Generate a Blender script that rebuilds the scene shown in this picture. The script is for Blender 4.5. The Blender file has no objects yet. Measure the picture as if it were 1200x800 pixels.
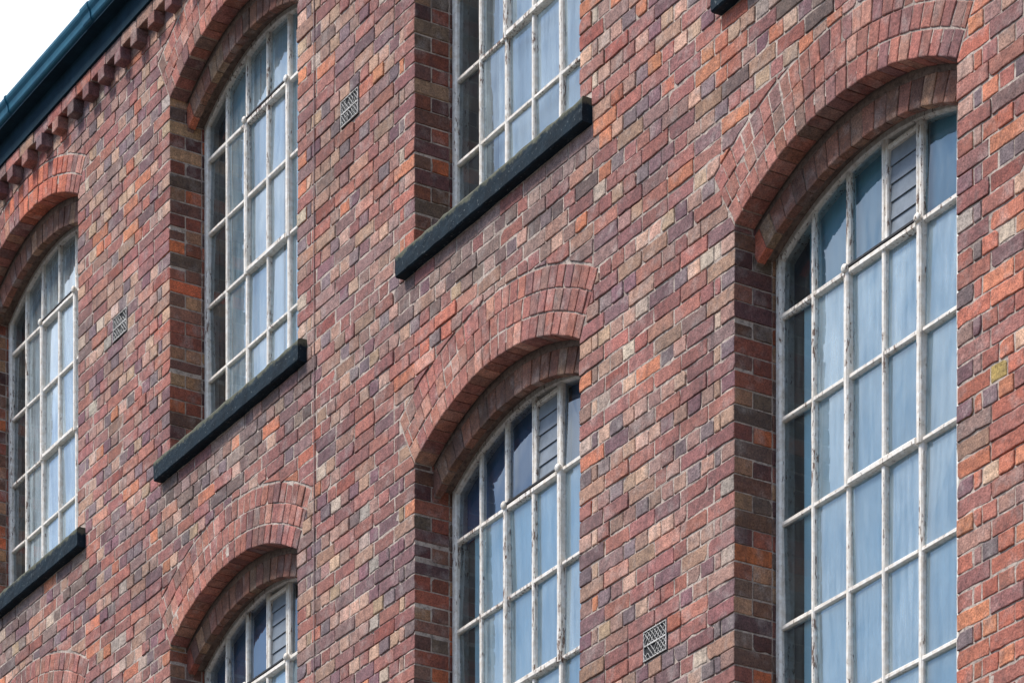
import bpy, math, random
from mathutils import Vector, noise
random.seed(7)
R = random.Random(11)
C = bpy.context.scene.collection
sc = bpy.context.scene

# ------------------------------------------------------------------ layout (metres)
ZO = 9.874                     # height of the lower springing line above the street
H = .0802                      # one brick course
W = 1.656                      # clear width of an opening
PIER = 1.345
P = W + PIER
RISE = .228
RAD = (W * W / 4 + RISE * RISE) / (2 * RISE)
RING = .111
DROP = .165                    # inner arch sits this much lower
DROPF = .120                   # head of the frame, behind the rebate
ZSILL = 1.014                  # underside of upper sills (relative to ZO)
SILLH = .130
ZUP = 3.305                    # upper springing line
ZDENT = 3.779
XMIN, XMAX = -3 * P - PIER, 3.45
ZMIN = ZSILL - 66 * H
LOWBOT = -3.40
REV = .225                     # depth of the reveal

# openings: (left x, underside z of sill, springing z, rings, floor)
OPEN = []
for k in range(4):
    OPEN.append(dict(x=(k - 3) * P, zs=ZSILL, sp=ZUP, rings=2 if k < 1 else 3, up=True, k=k))
    OPEN.append(dict(x=(k - 3) * P, zs=ZSILL - 55 * H, sp=0.0, rings=3, up=False, k=k))
for o in OPEN:
    o['cx'] = o['x'] + W / 2
    o['cz'] = o['sp'] + RISE - RAD
    o['ro'] = RAD + o['rings'] * RING
    o['th'] = math.asin(W / 2 / RAD)
VENTS = [(-3.722, ZSILL + 15 * H), (-6.709, ZSILL + 15 * H), (-.662, ZSILL - 34 * H)]
VW, VH = .198, 2 * H - .018

# ------------------------------------------------------------------ helpers
def lin(c):
    return tuple(((v / 255) / 12.92 if v / 255 <= .04045 else ((v / 255 + .055) / 1.055) ** 2.4) for v in c)

class MB:
    def __init__(self):
        self.v = []; self.f = []; self.c = []; self.sm = []
    def add(self, vs, fs, col=(.5, .5, .5, .5), smooth=False):
        n = len(self.v); self.v += vs; self.c += [col] * len(vs)
        self.f += [tuple(i + n for i in f) for f in fs]; self.sm += [smooth] * len(fs)
    def box(self, x0, x1, y0, y1, z0, z1, col=(.5, .5, .5, .5), bev=0.0):
        if bev <= 0:
            vs = [(x, y, z) for x in (x0, x1) for y in (y0, y1) for z in (z0, z1)]
            self.add(vs, [(0, 1, 3, 2), (4, 6, 7, 5), (0, 4, 5, 1), (2, 3, 7, 6), (0, 2, 6, 4), (1, 5, 7, 3)], col)
        else:
            # chamfered box: rings along y
            b = bev
            def ring(y, s):
                return [(x0 + s, y, z0 + b), (x0 + s + (b - s if s else 0) * 0 + (0 if s else 0), y, z0 + b)]
            out = [(x0 + b, z0), (x1 - b, z0), (x1, z0 + b), (x1, z1 - b), (x1 - b, z1), (x0 + b, z1), (x0, z1 - b), (x0, z0 + b)]
            inn = [(x0 + b, z0 + b), (x1 - b, z0 + b), (x1 - b, z0 + b), (x1 - b, z1 - b), (x1 - b, z1 - b), (x0 + b, z1 - b), (x0 + b, z1 - b), (x0 + b, z0 + b)]
            vs = []
            for y, rr in ((y0, inn), (y0 + b, out), (y1 - b, out), (y1, inn)):
                vs += [(p[0], y, p[1]) for p in rr]
            fs = []
            for k in range(3):
                for i in range(8):
                    j = (i + 1) % 8
                    a = [k * 8 + i, k * 8 + j, (k + 1) * 8 + j, (k + 1) * 8 + i]
                    fs.append(tuple(a))
            fs.append(tuple(reversed((0, 1, 3, 5))) if False else (0, 6, 4, 2)[::-1])
            fs.append((24, 26, 28, 30)[::-1])
            self.add(vs, fs, col)
    def build(self, name, mat, parent=None, weld=False):
        me = bpy.data.meshes.new(name)
        me.from_pydata([(x, y, z + ZO) for x, y, z in self.v], [], self.f)
        a = me.color_attributes.new('Col', 'FLOAT_COLOR', 'POINT')
        flat = []
        for c in self.c: flat += [c[0], c[1], c[2], c[3] if len(c) > 3 else .5]
        a.data.foreach_set('color', flat)
        me.polygons.foreach_set('use_smooth', self.sm)
        me.materials.append(mat)
        me.validate(clean_customdata=False); me.update()
        o = bpy.data.objects.new(name, me); C.objects.link(o)
        if parent: o.parent = parent
        return o

def area(poly):
    s = 0
    for i in range(len(poly)):
        a, b = poly[i - 1], poly[i]
        s += a[0] * b[1] - b[0] * a[1]
    return s / 2

def clip(poly, nx, nz, d):      # keep n.p >= d
    out = []
    for i in range(len(poly)):
        a, b = poly[i - 1], poly[i]
        da = nx * a[0] + nz * a[1] - d; db = nx * b[0] + nz * b[1] - d
        if (da >= 0) != (db >= 0):
            t = da / (da - db)
            out.append((a[0] + (b[0] - a[0]) * t, a[1] + (b[1] - a[1]) * t))
        if db >= 0: out.append(b)
    return out

def outline(poly, cut=.006, jit=.0018, seg=.034, chip=.16):
    """rounded, slightly ragged outline of a brick face"""
    n = len(poly); pts = []
    for i in range(n):
        a, b, c = Vector(poly[i - 1]), Vector(poly[i]), Vector(poly[(i + 1) % n])
        u, v = a - b, c - b
        lu, lv = u.length, v.length
        if lu < 1e-5 or lv < 1e-5: continue
        k = R.uniform(.25, 1.3) * cut * .8
        if R.random() < chip * .35: k = R.uniform(.010, .024)
        ku, kv = min(k * R.uniform(.7, 1.4), lu * .35), min(k * R.uniform(.7, 1.4), lv * .35)
        p, q = b + u / lu * ku, b + v / lv * kv
        m = (p + q) / 2 * .45 + b * .55 if k < .012 else (p + q) / 2 * .85 + b * .15
        pts += [p, m, q]
    out = []
    for i in range(len(pts)):
        a, b = pts[i], pts[(i + 1) % len(pts)]
        d = b - a; L = d.length
        out.append(a + Vector((R.uniform(-jit, jit), R.uniform(-jit, jit))) * .7)
        if L > seg:
            m = max(1, int(L / seg)); nn = Vector((-d.y, d.x)) / L
            bow = R.uniform(-.0014, .0014)
            for s in range(1, m + 1):
                t = s / (m + 1)
                q = a + d * t + nn * (R.uniform(-jit, jit) + bow * math.sin(math.pi * t))
                if R.random() < chip * .25: q += nn * R.uniform(.002, .006) * 1
                out.append(q)
    return out

def brick(mb, poly, col, to3, proud=.0, depth=.03, bev=.0035, tilt=.012, cut=.006, chip=.17, jit=.0018, col2=None):
    """one brick: ragged face polygon, worn arris, extruded back into the wall"""
    if area(poly) < 0: poly = poly[::-1]
    o = outline(poly, cut, jit, .034, chip)
    n = len(o)
    if n < 5: return
    cx = sum(p.x for p in o) / n; cy = sum(p.y for p in o) / n
    ta, tb = R.uniform(-tilt, tilt), R.uniform(-tilt, tilt) * 1.3
    c = Vector((cx, cy))
    def lay(ins, d):
        r = []
        for p in o:
            v = c - p; L = v.length or 1
            q = p + v / L * ins
            r.append(to3(q.x, q.y, d + ta * (p.x - cx) + tb * (p.y - cy)))
        return r
    vs = lay(bev * 1.6, proud) + lay(bev * .45, proud - bev * .45) + lay(0, proud - bev * 1.3) + [to3(p.x, p.y, -depth) for p in o]
    fs = [tuple(range(n))]
    sm = [False]
    for k in range(3):
        for i in range(n):
            j = (i + 1) % n
            fs.append((k * n + i, (k + 1) * n + i, (k + 1) * n + j, k * n + j))
    col = (col[0], col[1], col[2], R.random())
    nn = len(mb.v); mb.v += vs
    c2 = (*col2[:3], col[3]) if col2 else col
    mb.c += [col] * (2 * n) + [c2] * (2 * n)
    mb.f += [tuple(i + nn for i in f) for f in fs]; mb.sm += [False] * len(fs)

# ------------------------------------------------------------------ materials
def newmat(name):
    m = bpy.data.materials.new(name); m.use_nodes = True
    nt = m.node_tree; nt.nodes.clear()
    out = nt.nodes.new('ShaderNodeOutputMaterial')
    bs = nt.nodes.new('ShaderNodeBsdfPrincipled')
    nt.links.new(bs.outputs[0], out.inputs[0])
    return m, nt, bs, out
def N(nt, t, **kw):
    n = nt.nodes.new(t)
    for k, v in kw.items():
        if k in ('op',): n.operation = v
        elif k == 'blend': n.data_type = 'RGBA'; n.blend_type = v
        elif hasattr(n, k) and k not in n.inputs: setattr(n, k, v)
        else: n.inputs[k].default_value = v
    return n
def noise_n(nt, vec, scale, detail=3, rough=.55, dim='3D'):
    n = nt.nodes.new('ShaderNodeTexNoise'); n.inputs['Scale'].default_value = scale
    n.inputs['Detail'].default_value = detail; n.inputs['Roughness'].default_value = rough
    nt.links.new(vec, n.inputs['Vector']); return n.outputs['Fac']
def ramp(nt, fac, stops):
    r = nt.nodes.new('ShaderNodeValToRGB'); e = r.color_ramp.elements
    while len(e) > 1: e.remove(e[-1])
    e[0].position = stops[0][0]; e[0].color = (*([stops[0][1]] * 3), 1) if not isinstance(stops[0][1], tuple) else (*stops[0][1], 1)
    for p, c in stops[1:]:
        q = e.new(p); q.color = (*([c] * 3), 1) if not isinstance(c, tuple) else (*c, 1)
    nt.links.new(fac, r.inputs[0]); return r.outputs[0]
def mix(nt, fac, a, b, blend='MIX'):
    m = nt.nodes.new('ShaderNodeMix'); m.data_type = 'RGBA'; m.blend_type = blend
    for s, v in ((m.inputs[0], fac), (m.inputs[6], a), (m.inputs[7], b)):
        if hasattr(v, 'links') or hasattr(v, 'is_linked'): nt.links.new(v, s)
        elif isinstance(v, tuple): s.default_value = (*v[:3], 1)
        else: s.default_value = v
    return m.outputs[2]
def math_n(nt, op, a, b=0.0):
    m = nt.nodes.new('ShaderNodeMath'); m.operation = op
    for s, v in ((m.inputs[0], a), (m.inputs[1], b)):
        if hasattr(v, 'is_linked'): nt.links.new(v, s)
        else: s.default_value = v
    return m.outputs[0]
def bump(nt, h, bs, strength=.5, dist=.01, prev=None):
    b = nt.nodes.new('ShaderNodeBump'); b.inputs['Strength'].default_value = strength; b.inputs['Distance'].default_value = dist
    nt.links.new(h, b.inputs['Height'])
    if prev: nt.links.new(prev, b.inputs['Normal'])
    nt.links.new(b.outputs[0], bs.inputs['Normal']); return b.outputs[0]
def scaled(nt, vec, s):
    m = nt.nodes.new('ShaderNodeMapping'); m.inputs['Scale'].default_value = s
    nt.links.new(vec, m.inputs[0]); return m.outputs[0]

def mat_brick():
    m, nt, bs, out = newmat('weathered_brick')
    at = nt.nodes.new('ShaderNodeVertexColor'); at.layer_name = 'Col'
    ge = nt.nodes.new('ShaderNodeTexCoord'); vec = ge.outputs['Object']
    # shift every brick's texture by its own random number
    off = nt.nodes.new('ShaderNodeVectorMath'); off.operation = 'SCALE'
    cmb = nt.nodes.new('ShaderNodeCombineXYZ')
    for i in range(3): nt.links.new(at.outputs['Alpha'], cmb.inputs[i])
    nt.links.new(cmb.outputs[0], off.inputs[0]); off.inputs['Scale'].default_value = 37.0
    ad = nt.nodes.new('ShaderNodeVectorMath'); ad.operation = 'ADD'
    nt.links.new(vec, ad.inputs[0]); nt.links.new(off.outputs[0], ad.inputs[1]); v = ad.outputs[0]
    fine = noise_n(nt, v, 120, 5, .75)
    mid = noise_n(nt, v, 26, 4, .6)
    big = noise_n(nt, v, 9, 3, .6)
    wide = noise_n(nt, vec, 1.3, 4, .6)
    c = at.outputs['Color']
    c = mix(nt, ramp(nt, mid, [(.36, 0.0), (.70, .72)]), c, mix(nt, .62, c, (.03, .024, .03), 'MIX'))      # sooty patches
    c = mix(nt, ramp(nt, big, [(.52, 0.0), (.70, .55)]), c, mix(nt, .5, c, (.50, .44, .40)))                # pale lime bloom
    c = mix(nt, 1.0, c, ramp(nt, fine, [(.30, .42), (.5, 1.0), (.72, 1.6)]), 'MULTIPLY')
    c = mix(nt, 1.0, c, ramp(nt, wide, [(.3, .76), (.7, 1.18)]), 'MULTIPLY')
    # small dark pits
    vo = nt.nodes.new('ShaderNodeTexVoronoi'); vo.inputs['Scale'].default_value = 75; nt.links.new(v, vo.inputs['Vector'])
    pit = ramp(nt, vo.outputs['Distance'], [(.10, .2), (.22, 1.0)])
    c = mix(nt, .75, c, pit, 'MULTIPLY')
    # weather streaks running down
    st = noise_n(nt, scaled(nt, vec, (14, 14, 1.1)), 1.0, 4, .6)
    c = mix(nt, ramp(nt, st, [(.53, 0.0), (.75, .42)]), c, (.06, .05, .05))
    nt.links.new(c, bs.inputs['Base Color']); bs.inputs['Roughness'].default_value = .86
    bs.inputs['Specular IOR Level'].default_value = .3
    hgt = math_n(nt, 'ADD', math_n(nt, 'MULTIPLY', fine, .35), math_n(nt, 'MULTIPLY', mid, 1.0))
    b1 = bump(nt, hgt, bs, .8, .009)
    bump(nt, pit, bs, .3, .002, b1)
    return m
def mat_mortar(k=1.0, nm='lime_mortar'):
    m, nt, bs, out = newmat(nm)
    vec = nt.nodes.new('ShaderNodeTexCoord').outputs['Object']
    a = noise_n(nt, vec, 5, 5, .65); f = noise_n(nt, vec, 220, 3, .7); g = noise_n(nt, vec, 40, 3, .6)
    c = mix(nt, ramp(nt, a, [(.38, 0.0), (.62, 1.0)]), (.56, .455, .38), (.34, .265, .22))
    c = mix(nt, 1.0, c, ramp(nt, f, [(.25, .6), (.7, 1.25)]), 'MULTIPLY')
    c = mix(nt, ramp(nt, g, [(.5, 0.0), (.7, .65)]), c, (.09, .07, .065))
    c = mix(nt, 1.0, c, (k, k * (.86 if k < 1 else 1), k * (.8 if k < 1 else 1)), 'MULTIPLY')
    nt.links.new(c, bs.inputs['Base Color']); bs.inputs['Roughness'].default_value = .95
    b1 = bump(nt, g, bs, .9, .008); bump(nt, f, bs, .6, .003, b1)
    return m
def mat_paint():
    m, nt, bs, out = newmat('peeling_white_paint')
    vec = nt.nodes.new('ShaderNodeTexCoord').outputs['Object']
    a = noise_n(nt, scaled(nt, vec, (70, 70, 17)), 1, 4, .7)
    b = noise_n(nt, vec, 2.2, 3, .6)
    crack = noise_n(nt, scaled(nt, vec, (150, 150, 30)), 1, 3, .7)
    thr = math_n(nt, 'ADD', a, math_n(nt, 'MULTIPLY', math_n(nt, 'SUBTRACT', b, .5), .38))
    mask = ramp(nt, thr, [(.612, 0.0), (.635, 1.0)])
    dirt = noise_n(nt, vec, 30, 5, .65)
    base = mix(nt, ramp(nt, dirt, [(.35, 0.0), (.70, .85)]), (.88, .84, .77), (.58, .49, .38))
    base = mix(nt, ramp(nt, crack, [(.66, 0.0), (.71, .7)]), base, (.22, .18, .15))
    wood = mix(nt, crack, (.26, .15, .10), (.12, .08, .06))
    c = mix(nt, mask, base, wood)
    nt.links.new(c, bs.inputs['Base Color']); bs.inputs['Roughness'].default_value = .55
    h = math_n(nt, 'SUBTRACT', math_n(nt, 'MULTIPLY', dirt, .25), mask)
    bump(nt, h, bs, .8, .0025)
    return m
def mat_sill():
    m, nt, bs, out = newmat('dark_painted_stone')
    vec = nt.nodes.new('ShaderNodeTexCoord').outputs['Object']
    at = nt.nodes.new('ShaderNodeVertexColor'); at.layer_name = 'Col'
    a = noise_n(nt, vec, 12, 5, .7); b = noise_n(nt, vec, 60, 4, .7); s = noise_n(nt, scaled(nt, vec, (8, 8, 60)), 1, 3, .6)
    c = mix(nt, ramp(nt, a, [(.35, 0.0), (.7, 1.0)]), (.0042, .0105, .0165), (.010, .024, .036))
    c = mix(nt, ramp(nt, b, [(.62, 0.0), (.68, .8)]), c, (.14, .16, .16))
    sep = nt.nodes.new('ShaderNodeSeparateColor'); nt.links.new(at.outputs['Color'], sep.inputs[0])
    moss = ramp(nt, math_n(nt, 'ADD', math_n(nt, 'MULTIPLY', sep.outputs[0], .42), math_n(nt, 'MULTIPLY', noise_n(nt, vec, 22, 4, .7), .6)), [(.50, 0.0), (.62, .9)])
    c = mix(nt, moss, c, mix(nt, b, (.05, .055, .03), (.17, .165, .12)))
    nt.links.new(c, bs.inputs['Base Color']); bs.inputs['Roughness'].default_value = .75; bs.inputs['Specular IOR Level'].default_value = .16
    bump(nt, math_n(nt, 'ADD', a, math_n(nt, 'MULTIPLY', b, .5)), bs, .6, .006)
    return m
def mat_gutter():
    m, nt, bs, out = newmat('teal_painted_iron')
    vec = nt.nodes.new('ShaderNodeTexCoord').outputs['Object']
    a = noise_n(nt, vec, 8, 5, .7); b = noise_n(nt, vec, 90, 3, .7)
    c = mix(nt, ramp(nt, a, [(.3, 0.0), (.7, 1.0)]), (.008, .078, .135), (.018, .122, .185))
    c = mix(nt, ramp(nt, b, [(.62, 0.0), (.7, .5)]), c, (.012, .026, .036))
    nt.links.new(c, bs.inputs['Base Color']); bs.inputs['Roughness'].default_value = .55; bs.inputs['Specular IOR Level'].default_value = .25
    bump(nt, a, bs, .3, .004)
    return m
def mat_plain(name, col, rough=.8, nscale=8, var=.3, bstr=.3, spec=.5):
    m, nt, bs, out = newmat(name)
    vec = nt.nodes.new('ShaderNodeTexCoord').outputs['Object']
    a = noise_n(nt, vec, nscale, 5, .65)
    c = mix(nt, 1.0, tuple(col), ramp(nt, a, [(.3, 1 - var), (.7, 1 + var)]), 'MULTIPLY')
    nt.links.new(c, bs.inputs['Base Color']); bs.inputs['Roughness'].default_value = rough; bs.inputs['Specular IOR Level'].default_value = spec
    bump(nt, a, bs, bstr, .004)
    return m
def mat_board(name, col):
    """milky sheeting fixed behind the glass, with vertical run marks"""
    m, nt, bs, out = newmat(name)
    vec = nt.nodes.new('ShaderNodeTexCoord').outputs['Object']
    a = noise_n(nt, scaled(nt, vec, (26, 26, .5)), 1, 4, .6); b = noise_n(nt, vec, 1.6, 3, .6)
    c = mix(nt, 1.0, tuple(col), ramp(nt, a, [(.3, .92), (.7, 1.05)]), 'MULTIPLY')
    c = mix(nt, 1.0, c, ramp(nt, b, [(.3, .82), (.7, 1.1)]), 'MULTIPLY')
    nt.links.new(c, bs.inputs['Base Color']); bs.inputs['Roughness'].default_value = .6
    return m
def mat_glass():
    m, nt, bs, out = newmat('old_window_glass')
    nt.nodes.remove(bs)
    vec = nt.nodes.new('ShaderNodeTexCoord').outputs['Object']
    w = noise_n(nt, scaled(nt, vec, (5, 5, 2.2)), 1, 2, .5)
    bp = nt.nodes.new('ShaderNodeBump'); bp.inputs['Strength'].default_value = .25; bp.inputs['Distance'].default_value = .008
    nt.links.new(w, bp.inputs['Height'])
    gl = nt.nodes.new('ShaderNodeBsdfGlossy'); gl.inputs['Roughness'].default_value = .02
    gl.inputs['Color'].default_value = (.93, .97, 1, 1)
    nt.links.new(bp.outputs[0], gl.inputs['Normal'])
    tr = nt.nodes.new('ShaderNodeBsdfTransparent'); tr.inputs['Color'].default_value = (.90, .95, .96, 1)
    df = nt.nodes.new('ShaderNodeBsdfDiffuse')
    at = nt.nodes.new('ShaderNodeVertexColor'); at.layer_name = 'Col'; pv = at.outputs['Alpha']
    nt.links.new(mix(nt, pv, (.50, .63, .68), (.66, .77, .80)), df.inputs['Color'])
    fr = nt.nodes.new('ShaderNodeFresnel'); fr.inputs['IOR'].default_value = 1.52
    nt.links.new(bp.outputs[0], fr.inputs['Normal'])
    k = math_n(nt, 'MINIMUM', math_n(nt, 'MULTIPLY', fr.outputs[0], 1.8), 1.0)
    dirt = noise_n(nt, scaled(nt, vec, (30, 30, 2.5)), 1, 5, .7)
    d2 = noise_n(nt, vec, 4, 3, .6)
    dm = ramp(nt, math_n(nt, 'ADD', math_n(nt, 'MULTIPLY', dirt, .6), math_n(nt, 'MULTIPLY', d2, .4)), [(.36, .09), (.66, .32)])
    dm = math_n(nt, 'MULTIPLY', dm, math_n(nt, 'ADD', math_n(nt, 'MULTIPLY', pv, 1.35), .12))
    m1 = nt.nodes.new('ShaderNodeMixShader'); nt.links.new(dm, m1.inputs[0]); nt.links.new(tr.outputs[0], m1.inputs[1]); nt.links.new(df.outputs[0], m1.inputs[2])
    m2 = nt.nodes.new('ShaderNodeMixShader'); nt.links.new(k, m2.inputs[0]); nt.links.new(m1.outputs[0], m2.inputs[1]); nt.links.new(gl.outputs[0], m2.inputs[2])
    nt.links.new(m2.outputs[0], out.inputs[0])
    return m
def mat_farbrick():
    m, nt, bs, out = newmat('plain_brickwork')
    vec = nt.nodes.new('ShaderNodeTexCoord').outputs['Object']
    sp = nt.nodes.new('ShaderNodeSeparateXYZ'); nt.links.new(vec, sp.inputs[0])
    cb = nt.nodes.new('ShaderNodeCombineXYZ'); nt.links.new(math_n(nt, 'ADD', sp.outputs[0], sp.outputs[1]), cb.inputs[0]); nt.links.new(sp.outputs[2], cb.inputs[1])
    b = nt.nodes.new('ShaderNodeTexBrick'); nt.links.new(cb.outputs[0], b.inputs['Vector'])
    b.inputs['Scale'].default_value = 1; b.inputs['Brick Width'].default_value = .2225; b.inputs['Row Height'].default_value = H
    b.inputs['Mortar Size'].default_value = .006; b.inputs['Color1'].default_value = (.26, .11, .095, 1); b.inputs['Color2'].default_value = (.13, .075, .08, 1)
    b.inputs['Mortar'].default_value = (.3, .25, .21, 1)
    c = mix(nt, 1.0, b.outputs['Color'], ramp(nt, noise_n(nt, vec, 20, 5, .7), [(.3, .7), (.7, 1.3)]), 'MULTIPLY')
    nt.links.new(c, bs.inputs['Base Color']); bs.inputs['Roughness'].default_value = .9
    bump(nt, math_n(nt, 'SUBTRACT', 1.0, b.outputs['Fac']), bs, .6, .008)
    return m

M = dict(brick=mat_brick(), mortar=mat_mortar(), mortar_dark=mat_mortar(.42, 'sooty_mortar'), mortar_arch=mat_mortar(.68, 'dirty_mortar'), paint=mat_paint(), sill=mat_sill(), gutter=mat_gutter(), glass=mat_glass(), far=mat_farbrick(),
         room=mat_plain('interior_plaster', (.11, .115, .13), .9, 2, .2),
         board=mat_board('milky_blue_sheet', (.56, .83, .93)),
         board_white=mat_board('white_sheet', (.90, .93, .94)),
         navy_reflection=mat_board('navy_sky_reflection', (.045, .12, .26)),
         board_teal=mat_board('teal_sheet', (.20, .46, .58)),
         iron=mat_plain('white_painted_iron', (.46, .44, .41), .7, 110, .8), hole=mat_plain('vent_cavity', (.012, .012, .014), .9, 10, .1),
         slat=mat_plain('dusty_glass_slat', (.20, .225, .25), .35, 12, .25, .1), lead=mat_plain('dark_gap', (.02, .02, .022), .7, 30, .3),
         cable=mat_plain('brown_cable', (.24, .155, .14), .6, 30, .3), fascia=mat_plain('dark_fascia_paint', (.008, .026, .042), .8, 9, .3, .3, .1),
         slate=mat_plain('roof_slate', (.06, .065, .075), .6, 3, .3), asphalt=mat_plain('asphalt', (.05, .05, .052), .9, 30, .3),
         paving=mat_plain('paving_stone', (.15, .145, .135), .9, 6, .2))

# ------------------------------------------------------------------ colour of single bricks
PAL_S = [((150, 97, 93), 28), ((134, 90, 90), 17), ((164, 104, 92), 17), ((112, 86, 94), 9), ((206, 126, 92), 3), ((160, 128, 110), 10), ((132, 108, 106), 8), ((188, 136, 116), 4), ((140, 74, 66), 4)]
PAL_H = [((152, 122, 114), 17), ((174, 140, 124), 14), ((112, 103, 110), 15), ((206, 170, 148), 12), ((150, 97, 92), 16), ((186, 160, 132), 6), ((212, 130, 94), 3), ((116, 86, 98), 10), ((204, 190, 172), 5), ((168, 168, 158), 2)]
PAL_A = [((162, 102, 92), 30), ((148, 94, 86), 24), ((172, 108, 92), 18), ((122, 86, 86), 14), ((186, 132, 116), 12), ((140, 112, 102), 6)]
PAL_O = [((198, 104, 76), 60), ((180, 92, 72), 25), ((140, 88, 88), 15)]
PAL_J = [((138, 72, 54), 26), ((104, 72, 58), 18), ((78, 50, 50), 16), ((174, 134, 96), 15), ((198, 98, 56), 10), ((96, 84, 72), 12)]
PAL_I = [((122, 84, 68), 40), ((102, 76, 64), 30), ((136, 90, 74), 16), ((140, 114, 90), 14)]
PAL_R = [((184, 104, 82), 50), ((166, 98, 86), 32), ((200, 126, 90), 18)]
def pick(pal, dv=.10):
    t = R.uniform(0, sum(w for _, w in pal))
    for c, w in pal:
        t -= w
        if t <= 0: break
    c = tuple(v * .74 + g * .26 for v, g in zip(c, (176, 124, 102)))
    l = lin(c); k = R.uniform(1 - dv * 1.9, 1 + dv * 1.9) * 1.06
    return tuple(max(.01, v * k * R.uniform(1 - dv * .5, 1 + dv * .5)) for v in l)
CLUSTER = [(-.40, .98, .30, .45), (-.05, .86, .22, .4), (2.0, -1.0, .32, .35), (2.0, -2.5, .55, .5), (-2.95, 1.38, .25, .4), (-1.0, .98, .2, .35)]   # patches of later, redder repair
def face_col(x, z, header):
    if abs(x - 1.958) < .06 and abs(z + 1.445) < .041: return lin((178, 150, 88))
    if x > 1.66:
        q = .16 + .42 * max(0, min(1, (-.6 - z) / 1.6))
        if R.random() < q: return pick(PAL_R)
    for ax, az, rr, pr_ in CLUSTER:
        if math.hypot(x - ax, (z - az) * 1.3) < rr and R.random() < pr_: return pick(PAL_R)
    for o in OPEN:
        d = o['zs'] - z
        if 0 < d < .42 and o['x'] - .15 < x < o['x'] + W + .15 and R.random() < .75 - d * 1.3:
            g = R.choice([(128, 114, 110), (112, 98, 96), (150, 132, 124), (98, 86, 86)]); c = pick([(g, 1)])
            return c
    n = noise.noise(Vector((x * 1.3, z * 1.9, 3.7)))
    if n > .34 and R.random() < .22: return pick(PAL_R)
    return pick(PAL_H if header else PAL_S)

to_face = lambda a, b, d: (a, -d, b)

# ------------------------------------------------------------------ root
mill = bpy.data.objects.new('mill_building', None); C.objects.link(mill)
mill['label'] = 'old red brick mill with arched white framed windows, dark sills and a teal gutter'
mill['category'] = 'building'

# ------------------------------------------------------------------ face brickwork
wall = MB()
def inside(o, x, z, pad=0.0):
    """is the point inside the opening, its sill or its arch rings"""
    if o['zs'] - pad < z < o['zs'] + SILLH + pad and o['x'] - .11 - pad < x < o['x'] + W + .11 + pad: return True
    if o['zs'] + SILLH - .01 <= z <= o['sp'] and o['x'] < x < o['x'] + W: return True
    dx, dz = x - o['cx'], z - o['cz']
    if dz > 0:
        r = math.hypot(dx, dz); th = math.atan2(dx, dz)
        if abs(th) < o['th'] + pad / RAD and r < o['ro'] + pad and (z > o['sp'] - .001): return True
    return False
def try_clip(poly):
    for o in OPEN:
        bx = [p[0] for p in poly]; bz = [p[1] for p in poly]
        if max(bx) < o['x'] - .3 or min(bx) > o['x'] + W + .3 or min(bz) > o['cz'] + o['ro'] + .02 or max(bz) < o['zs'] - .02: continue
        def samp(pl):
            if len(pl) < 3: return []
            cx = sum(p[0] for p in pl) / len(pl); cz = sum(p[1] for p in pl) / len(pl)
            s = [(cx, cz)]
            for i in range(len(pl)):
                a, b = pl[i - 1], pl[i]
                for t in (0, .2, .4, .6, .8):
                    for q in (.03, .3, .6):
                        x = a[0] + (b[0] - a[0]) * t; z = a[1] + (b[1] - a[1]) * t
                        s.append((x + (cx - x) * q, z + (cz - z) * q))
            return s
        if not any(inside(o, x, z, .003) for x, z in samp(poly)): continue
        j = .007
        cand = []
        cx = sum(bx) / len(bx); cz = sum(bz) / len(bz)
        pts = [(cx, cz)] + list(poly)
        for px, pz in pts:
            th = max(-o['th'], min(o['th'], math.atan2(px - o['cx'], max(.01, pz - o['cz']))))
            nx, nz = math.sin(th), math.cos(th)
            cand.append((nx, nz, nx * o['cx'] + nz * o['cz'] + o['ro'] + j))
        for s in (-1, 1):           # skewback lines
            nx, nz = s * math.cos(o['th']), -math.sin(o['th'])
            cand.append((nx, nz, nx * o['cx'] + nz * o['cz'] + j))
        cand += [(-1, 0, -(o['x'] - 0)), (1, 0, o['x'] + W), (0, -1, -(o['zs'] - .006)), (0, 1, o['zs'] + SILLH + .006), (-1, 0, -(o['x'] - .11 - j)), (1, 0, o['x'] + W + .11 + j)]
        best = None; ba = 0
        for nx, nz, d in cand:
            q = clip(poly, nx, nz, d)
            if len(q) < 3: continue
            a = abs(area(q))
            if a > ba:
                s = samp(q)
                bad = sum(inside(o, x, z, 0) for x, z in s) / max(1, len(s))
                if bad < .04: best, ba = q, a
        if best is None or ba < .35 * abs(area(poly)):
            for a1 in cand:
                q1 = clip(poly, *a1)
                if len(q1) < 3 or abs(area(q1)) <= ba: continue
                for a2 in cand:
                    q = clip(q1, *a2)
                    if len(q) < 3: continue
                    a = abs(area(q))
                    if a > ba:
                        s = samp(q)
                        if sum(inside(o, x, z, 0) for x, z in s) / max(1, len(s)) < .04: best, ba = q, a
        if best is None or ba < .0006: return None
        poly = best
    for vx, vz in VENTS:
        cx = sum(p[0] for p in poly) / len(poly); cz = sum(p[1] for p in poly) / len(poly)
        if abs(cz - vz) < H:
            a, b = vx - VW / 2 - .006, vx + VW / 2 + .006
            x0 = min(p[0] for p in poly); x1 = max(p[0] for p in poly)
            if x1 > a and x0 < b:
                q = clip(poly, -1, 0, -a); q2 = clip(poly, 1, 0, b)
                qa = abs(area(q)) if len(q) > 2 else 0; qb = abs(area(q2)) if len(q2) > 2 else 0
                if max(qa, qb) < .0012: return None
                poly = q if qa > qb else q2
    return poly
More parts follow.
